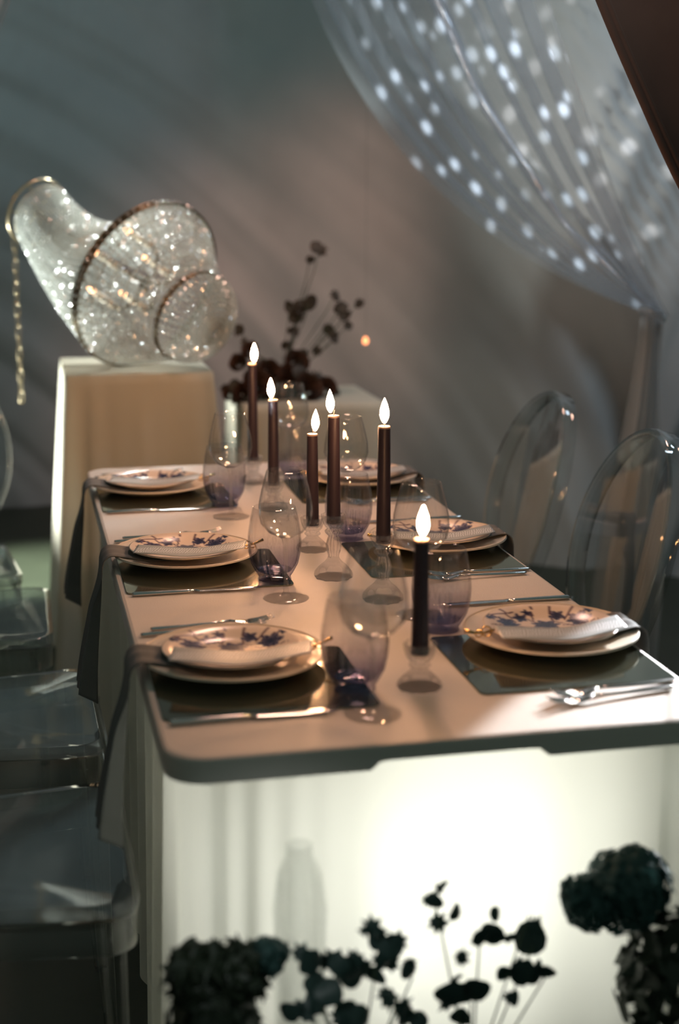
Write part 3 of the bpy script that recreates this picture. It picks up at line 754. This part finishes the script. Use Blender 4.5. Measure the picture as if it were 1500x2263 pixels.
# ------------------------------------------------------------------ curtains
def bez(P, t):
    P = [Vector(p) for p in P]
    while len(P) > 1: P = [a.lerp(b, t) for a, b in zip(P, P[1:])]
    return P[0]
TIE = Vector((1.19, 2.10, 1.10))
leftE = [(.20, 3.0, 2.55), (.42, 3.0, 1.95), (.68, 2.9, 1.42), (.98, 2.45, 1.20), TIE]
rightE = [(.60, 2.0, 2.50), (.72, 1.95, 2.02), (.92, 1.95, 1.62), (1.06, 2.0, 1.30), TIE+Vector((.02, -.05, 0))]
sw = thing('tied_curtain', 'sheer shiny curtain swept aside and tied at the right of the table', 'curtain', (1.19, 2.1, 0))
off = Vector((1.19, 2.1, 0))
def swag(u, v):
    a = bez(leftE, v); b = bez(rightE, v); p = a.lerp(b, u)
    k = (1-v)**.6*.9+.12
    ph = u*2*PI*8+2.2*noise.noise((u*4, v*.8, 2))
    p += Vector((.30, -1, .1)).normalized()*k*(.062*math.sin(ph)+.018*math.sin(ph*2.3+1)+.03*noise.noise((u*9, v*1.2, 6)))
    return p-off
G().grid(swag, 170, 90).build('swept_panel', m_sheer, sw)
def tail(u, v):
    wd = .05+.16*smoothstep(v*1.3); z = TIE.z*(1-v); x = (u-.5)*wd
    return (x-.03*v, .045*math.sin(u*2*PI*4+2*v)*(.5+.5*v)+.02*noise.noise((u*6, v*2, 1)), z+.003)
G().grid(tail, 80, 40).build('hanging_tail', m_tail, sw)
G().tube([Vector(swag(.50, i/60*.985))+Vector((0, -.03-.02*math.sin(i*.4), 0)) for i in range(61)], [.009*(1-.5*i/60)+.003*math.sin(i*.7) for i in range(61)], 10).build('sheen_ridge', m_sheen_ridge, sw)  # added tube that draws a bright sheen line along the ridge
G().ring((0, -.01, TIE.z), (.5, .1, 1), .035, .008, 32, 8, 1.4).build('tie_band', m_tail, sw)
G().tube([bez(rightE, i/40)-off+Vector((.004, -.012, 0)) for i in range(41)], .0022, 6).build('hem', m_sheer, sw)
bc = thing('dark_drape', 'dark brown velvet drape edge at the upper right', 'curtain', (1.0, 1.0, 0))
bo = Vector((1.0, 1.0, 0))
bpts = [(.40, 2.10), (.47, 1.945), (.546, 1.785), (.631, 1.623), (.735, 1.439), (.84, 1.30), (1.02, 1.21), (1.45, 1.17)]
def be(v):
    f = min(max(v, 0), 1)*(len(bpts)-1); k = min(int(f), len(bpts)-2); t = f-k
    p = [Vector(bpts[max(0, min(len(bpts)-1, k+d))]) for d in (-1, 0, 1, 2)]
    q = .5*((2*p[1])+(p[2]-p[0])*t+(2*p[0]-5*p[1]+4*p[2]-p[3])*t*t+(-p[0]+3*p[1]-3*p[2]+p[3])*t**3)
    return Vector((q.x, 1.0, q.y))
def bd(u, v):
    a = be(v); b = Vector((1.9, 1.25, 2.3)).lerp(Vector((1.9, 1.1, 1.25)), v); p = a.lerp(b, u)
    p.y += (.05*math.sin(u*26+2*v)+.03*noise.noise((u*12, v*2, 3)))*min(1, u*6)*(1-.6*v); return p-bo
G().grid(bd, 90, 60).build('drape_panel', m_brown, bc)
def hem(u, v):
    a = be(v); b = be(min(1, v+.002)); t = (b-a); t = t.normalized() if t.length > 1e-6 else Vector((.6, 0, -.8)); nn = Vector((-t.z, 0, t.x))
    if nn.x < 0: nn = -nn
    c_ = [(0, .0), (0, -.008), (.004, -.010), (.011, -.010), (.0135, -.005), (.016, -.010), (.024, -.009), (.026, 0)][round(u*7)]
    return a+nn*c_[0]+Vector((0, c_[1], 0))-bo
G().grid(hem, 7, 60).build('hem_band', m_brown, bc)
# a second sheer at the far left, only its edge in the frame
def side_sheer(u, v):
    z = .002+2.7*v; x0 = -.51-min(.55, .47*max(0, 1.94-z)); return (x0-.55*u, 2.62+.05*math.sin(u*34+v)+.02*noise.noise((u*8, v*3, 5)), z)
lc = tag(G().grid(side_sheer, 70, 50).build('side_sheer', m_tail), 'sheer curtain edge at the upper left corner', 'curtain')

# ------------------------------------------------------------------ flowers in front of the table
FRONT = [(-0.061,0.607,0.0105),(-0.068,0.586,0.0094),(-0.063,0.557,0.0111),(-0.04,0.57,0.0095),(-0.042,0.527,0.0089),(0.005,0.574,0.0078),(-0.01,0.543,0.0112),(0.005,0.537,0.0124),(0.02,0.545,0.0112),(0.053,0.557,0.0113),(0.06,0.515,0.0176),(0.045,0.486,0.0142),(0.066,0.477,0.0137),(0.081,0.475,0.0097),(0.03,0.469,0.0097),(0.035,0.453,0.008),(-0.154,0.578,0.0115),(-0.138,0.542,0.0099),(-0.127,0.54,0.0138),(-0.132,0.521,0.0122),(-0.127,0.51,0.0111),(-0.096,0.491,0.0112),(-0.113,0.465,0.0128),(-0.131,0.483,0.0111),(-0.194,0.536,0.011),(-0.177,0.525,0.0127),(-0.191,0.515,0.0138),(-0.174,0.507,0.0138),(-0.205,0.501,0.0138),(-0.226,0.532,0.0131),(-0.222,0.506,0.0126),(-0.216,0.488,0.0138),(-0.142,0.494,0.0111),(-0.165,0.461,0.0122),(-0.182,0.462,0.0139),(-0.205,0.465,0.0138),(-0.227,0.465,0.0138),(-0.25,0.467,0.0121),(-0.052,0.47,0.0157),(-0.038,0.456,0.0152),(-0.013,0.467,0.0141),(-0.02,0.447,0.013),(-0.043,0.438,0.013),(-0.031,0.423,0.0113),(-0.101,0.431,0.0112),(-0.084,0.428,0.0101)]
def round_leaf():
    g = G(); n = 12
    g.v.append((0, 0, .06))
    for k, (r, z) in enumerate(((.55, .03), (1, -.12))):
        for i in range(n):
            a = 2*PI*i/n; rr = r*(1+.10*math.cos(a*1)+.06*math.sin(a*3)); g.v.append((rr*math.cos(a), rr*.92*math.sin(a), z+.12*math.sin(a*2)*r))
    g.f += [(0, 1+i, 1+(i+1) % n) for i in range(n)]+[(1+i, 1+n+i, 1+n+(i+1) % n, 1+(i+1) % n) for i in range(n)]
    return g
def ragged_leaf(n=14, s=1):
    g = G(); g.v.append((0, 0, .1))
    for i in range(n):
        a = 2*PI*i/n; rr = (1.1 if i % 2 else .62)*(1+.2*random.uniform(-1, 1)); g.v.append((rr*math.cos(a), rr*math.sin(a), random.uniform(-.25, .2)))
    g.f += [(0, 1+i, 1+(i+1) % n) for i in range(n)]; return g
def floret():
    g = G()
    for q in range(4):
        a = q*PI/2+.3; b = len(g.v); d = Vector((math.cos(a), math.sin(a), 0)); t = Vector((-d.y, d.x, 0))
        for (r, wd, z) in ((.05, .12, 0), (.45, .42, .10), (.85, .40, .08), (1.1, .10, -.08)):
            g.v.append(tuple(d*r-t*wd+Vector((0, 0, z-.06)))); g.v.append(tuple(d*r+Vector((0, 0, z)))); g.v.append(tuple(d*r+t*wd+Vector((0, 0, z-.06))))
        for j in range(3):
            for k in range(2): g.f.append((b+j*3+k, b+j*3+k+1, b+(j+1)*3+k+1, b+(j+1)*3+k))
    return g
def pointed_leaf():
    g = G(); n = 6
    for i in range(n+1):
        t = i/n; wd = .42*math.sin(PI*min(1, t*.96+.02))**.8*(1+.12*(i % 2)); z = -.25*t*t
        g.v += [(t*2-1, -wd, z+.06), (t*2-1, 0, z), (t*2-1, wd, z+.06)]
    for i in range(n):
        for k in range(2): g.f.append((i*3+k, i*3+k+1, (i+1)*3+k+1, (i+1)*3+k))
    return g
def scatter_mw(p, r, nrm=None, tilt=.7):
    if nrm is None: nrm = Vector((random.uniform(-tilt, tilt), -1, random.uniform(-tilt, tilt)))
    q = nrm.normalized().to_track_quat('Z', 'Y').to_matrix().to_4x4() @ Matrix.Rotation(random.uniform(0, 2*PI), 4, 'Z') @ Matrix.Scale(r, 4)
    Mx = Matrix.Translation(p) @ q; return Mx
def vase(parent, r, h):
    G().lathe([(0, 0), (r*.7, 0), (r*.9, h*.25), (r, h*.55), (r*.72, h*.85), (r*.8, h), (r*.72, h), (r*.64, h*.85), (r*.9, h*.5), (0, h*.1)], 36).build('vase', m_pot, parent)
leafmeshes = [round_leaf().mesh('leaf', m_leaf) for _ in range(2)]+[ragged_leaf().mesh('leaf', m_leaf, False)]
groups = {'eucalyptus_sprig': ([], 'sparse dark round leaf sprig at the middle before the glowing skirt', (-.02, -.13)),
          'leafy_branch': ([], 'dense dark round leaf branch between the bush and the sparse sprig', (-.17, -.13))}
for p in FRONT: groups['leafy_branch' if p[0] < -.085 else 'eucalyptus_sprig'][0].append(p)
for nm, (pts, lab, bp) in groups.items():
    t = thing(nm, lab, 'plant', (bp[0], bp[1], 0)); vase(t, .05, .30)
    for (x, z, r) in pts:
        y = -.12+random.uniform(-.03, .02); P = Vector((x-bp[0], y-bp[1], z))
        inst('leaf', leafmeshes[random.choice((0, 0, 1, 1, 2))], t, scatter_mw(P, r*1.3))
        if random.random() < .55: inst('leaf', leafmeshes[2], t, scatter_mw(P+Vector((random.uniform(-1, 1)*r, .004, random.uniform(-1, 1)*r)), r*1.0))
    top = sorted(pts, key=lambda p: p[1])
    for k in range(0, len(top), 3):
        x, z, r = top[k]; e = Vector((x-bp[0], .01, z)); G().tube([(0, 0, .27), (e.x*.35, .004, .27+(e.z-.27)*.5), (e.x*.8, .008, .27+(e.z-.27)*.85), e], .0013, 5).build('stem', m_stem, t)
# hydrangea at the right
t = thing('hydrangea', 'big blue green hydrangea head at the right before the skirt', 'flower', (.215, -.12, 0)); vase(t, .055, .31)
fme = [floret().mesh('floret', m_floret, False) for _ in range(2)]+[ragged_leaf(10).mesh('floret', m_floret, False)]
def blob(t, c, rad, n, me, name, rs, off, squash=(1, .75, 1)):
    for k in range(n):
        zz = 1-2*(k+.5)/n; a = k*2.39996; rr = math.sqrt(1-zz*zz); d = Vector((rr*math.cos(a), rr*math.sin(a), zz))
        q = rad*random.uniform(.82, 1.06); P = Vector(c)+Vector((d.x*squash[0], d.y*squash[1], d.z*squash[2]))*q-Vector(off)
        inst(name, random.choice(me), t, scatter_mw(P, rs*random.uniform(.8, 1.2), d+Vector((random.uniform(-.4, .4), random.uniform(-.4, .4), random.uniform(-.4, .4)))))
oo = (.215, -.12, 0)
blob(t, (.186, -.115, .575), .056, 110, fme, 'floret', .0145, oo)
blob(t, (.142, -.115, .562), .034, 42, fme, 'floret', .0135, oo)
blob(t, (.120, -.115, .578), .022, 24, fme, 'floret', .012, oo)
G().ico((.186-.215, .005, .575), .046, (1, .7, 1)).build('flower_core', m_dark, t)
G().tube([(.19-.215, 0, .54), (-.012, .0, .44), (0, 0, .30)], .003, 6).build('stem', m_stem, t)
dme = [pointed_leaf().mesh('leaf', m_dark), ragged_leaf().mesh('leaf', m_dark, False)]
blob(t, (.250, -.13, .455), .084, 90, dme, 'leaf', .024, oo, (.9, .6, 1.1))
# dense bush at the left
t = thing('dark_bush', 'dense dark leafy bush at the lower left corner of the table', 'plant', (-.335, -.13, 0)); oo = (-.335, -.13, 0)
vase(t, .065, .30)
for (c, r, n) in (((-.345, -.13, .455), .060, 90), ((-.360, -.13, .535), .036, 46), ((-.315, -.13, .530), .036, 46), ((-.335, -.13, .40), .066, 60)):
    blob(t, c, r, n, dme, 'leaf', .021, oo, (.95, .7, 1))
blob(t, (-.278, -.13, .548), .024, 34, fme, 'floret', .011, oo)
G().ico((-.008, 0, .46), .055, (1, .7, 1.5)).build('foliage_core', m_dark, t)
G().tube([(0, 0, .25), (0, 0, .42)], .004, 6).build('stem', m_stem, t)
# cut glass vase catching highlights
def vr(a, z): return .09*math.cos(a*9+z*120)*math.cos(z*150)
t = thing('cut_glass_vase', 'clear cut glass bottle vase sparkling before the glowing skirt', 'vase', (-.226, -.062, 0))
G().lathe([(0, 0), (.030, 0), (.034, .02), (.034, .2), (.033, .45), (.031, .52), (.033, .57), (.028, .615), (.018, .640), (.016, .655), (.0145, .655), (.016, .64), (.026, .612), (.030, .57), (.029, .45), (.030, .02), (0, .01)], 54, vr).build('body', m_vase, t, smooth=False)


# ------------------------------------------------------------------ flowers behind the table
BACK = [(0.414,1.256,0.0258),(0.389,1.218,0.0158),(0.318,1.072,0.0173),(0.359,1.068,0.0289),(0.377,1.079,0.026),(0.354,1.032,0.0289),(0.332,0.99,0.0188),(0.473,1.103,0.0188),(0.491,1.066,0.0247),(0.503,1.037,0.0218),(0.518,1.005,0.0175),(0.555,1.077,0.0189),(0.458,0.997,0.0204),(0.463,0.973,0.019),(0.317,0.942,0.0174),(0.412,0.93,0.0175),(0.157,1.0,0.0187)]
ROSE = [(0.169,0.797,0.0435),(0.125,0.799,0.0289),(0.206,0.84,0.0508),(0.258,0.868,0.0435),(0.287,0.823,0.0437),(0.347,0.895,0.0437),(0.376,0.821,0.0512),(0.436,0.805,0.044),(0.148,0.899,0.0317),(0.182,0.942,0.0288),(0.317,0.852,0.0437)]
bl = [round_leaf().mesh('leaf', m_brownleaf), ragged_leaf().mesh('leaf', m_brownleaf, False)]
t = thing('flower_arrangement', 'loose arrangement of rust flowers and tall dark sprigs on the low pale plinth', 'flowers', (.30, 2.95, .776)); oo = Vector((.30, 2.95, .776))
G().lathe([(0, 0), (.07, 0), (.085, .02), (.08, .045), (.06, .05), (0, .045)], 32).build('bowl', m_pot, t)
for (x, z, r) in BACK:
    P = Vector((x, 2.92+random.uniform(-.04, .04), z))-oo
    for q in range(3): inst('leaf', bl[q % 2], t, scatter_mw(P+Vector((random.uniform(-.4, .4)*r, .0, random.uniform(-.4, .4)*r)), r*.85))
    G().tube([(0, 0, .04), (P.x*.4, 0, P.z*.5), (P.x*.85, P.y, P.z*.85), P], .0016, 5).build('stem', m_stem, t)
def rose():
    g = G()
    for lay, (n, r, z) in enumerate(((3, .30, .45), (4, .55, .35), (5, .8, .2), (6, 1.0, 0))):
        for q in range(n):
            a0 = 2*PI*q/n+lay*.7
            def pf(u, v, a0=a0, r=r, z=z, n=n):
                a = a0+(u-.5)*2*PI/n*1.35; k = r*(.45+.55*v)+.06*math.sin(PI*u)*v; return (k*math.cos(a), k*math.sin(a), -.45+(z+.5)*v*(.75+.25*math.sin(PI*u)))
            g.grid(pf, 4, 3)
    return g
rme = rose().mesh('flower_head', m_rust)
for (x, z, r) in ROSE:
    P = Vector((x, 2.90+random.uniform(-.05, .03), max(z, .80)))-oo
    inst('flower_head', rme, t, scatter_mw(P, r*.95, Vector((random.uniform(-.5, .5), -.9, .6))))
    G().tube([(0, 0, .04), (P.x*.5, P.y*.5, P.z*.7+.01), P], .002, 5).build('stem', m_stem, t)
    for q in range(2): inst('leaf', bl[q], t, scatter_mw(P+Vector((random.uniform(-1, 1)*r, .02, random.uniform(-.6, .8)*r)), r*.6))
# a single warm bulb on a thin cord against the backdrop
t = thing('hanging_bulb', 'tiny warm orange bulb glowing against the backdrop', 'lamp', (.615, 3.1, .937))
G().lathe([(0, -.012), (.008, -.008), (.010, 0), (.007, .010), (.003, .014), (0, .014)], 16).build('bulb', m_fairy, t)
G().tube([(0, 0, .013), (0, 0, 2.4)], .0004, 5).build('cord', m_cord, t)
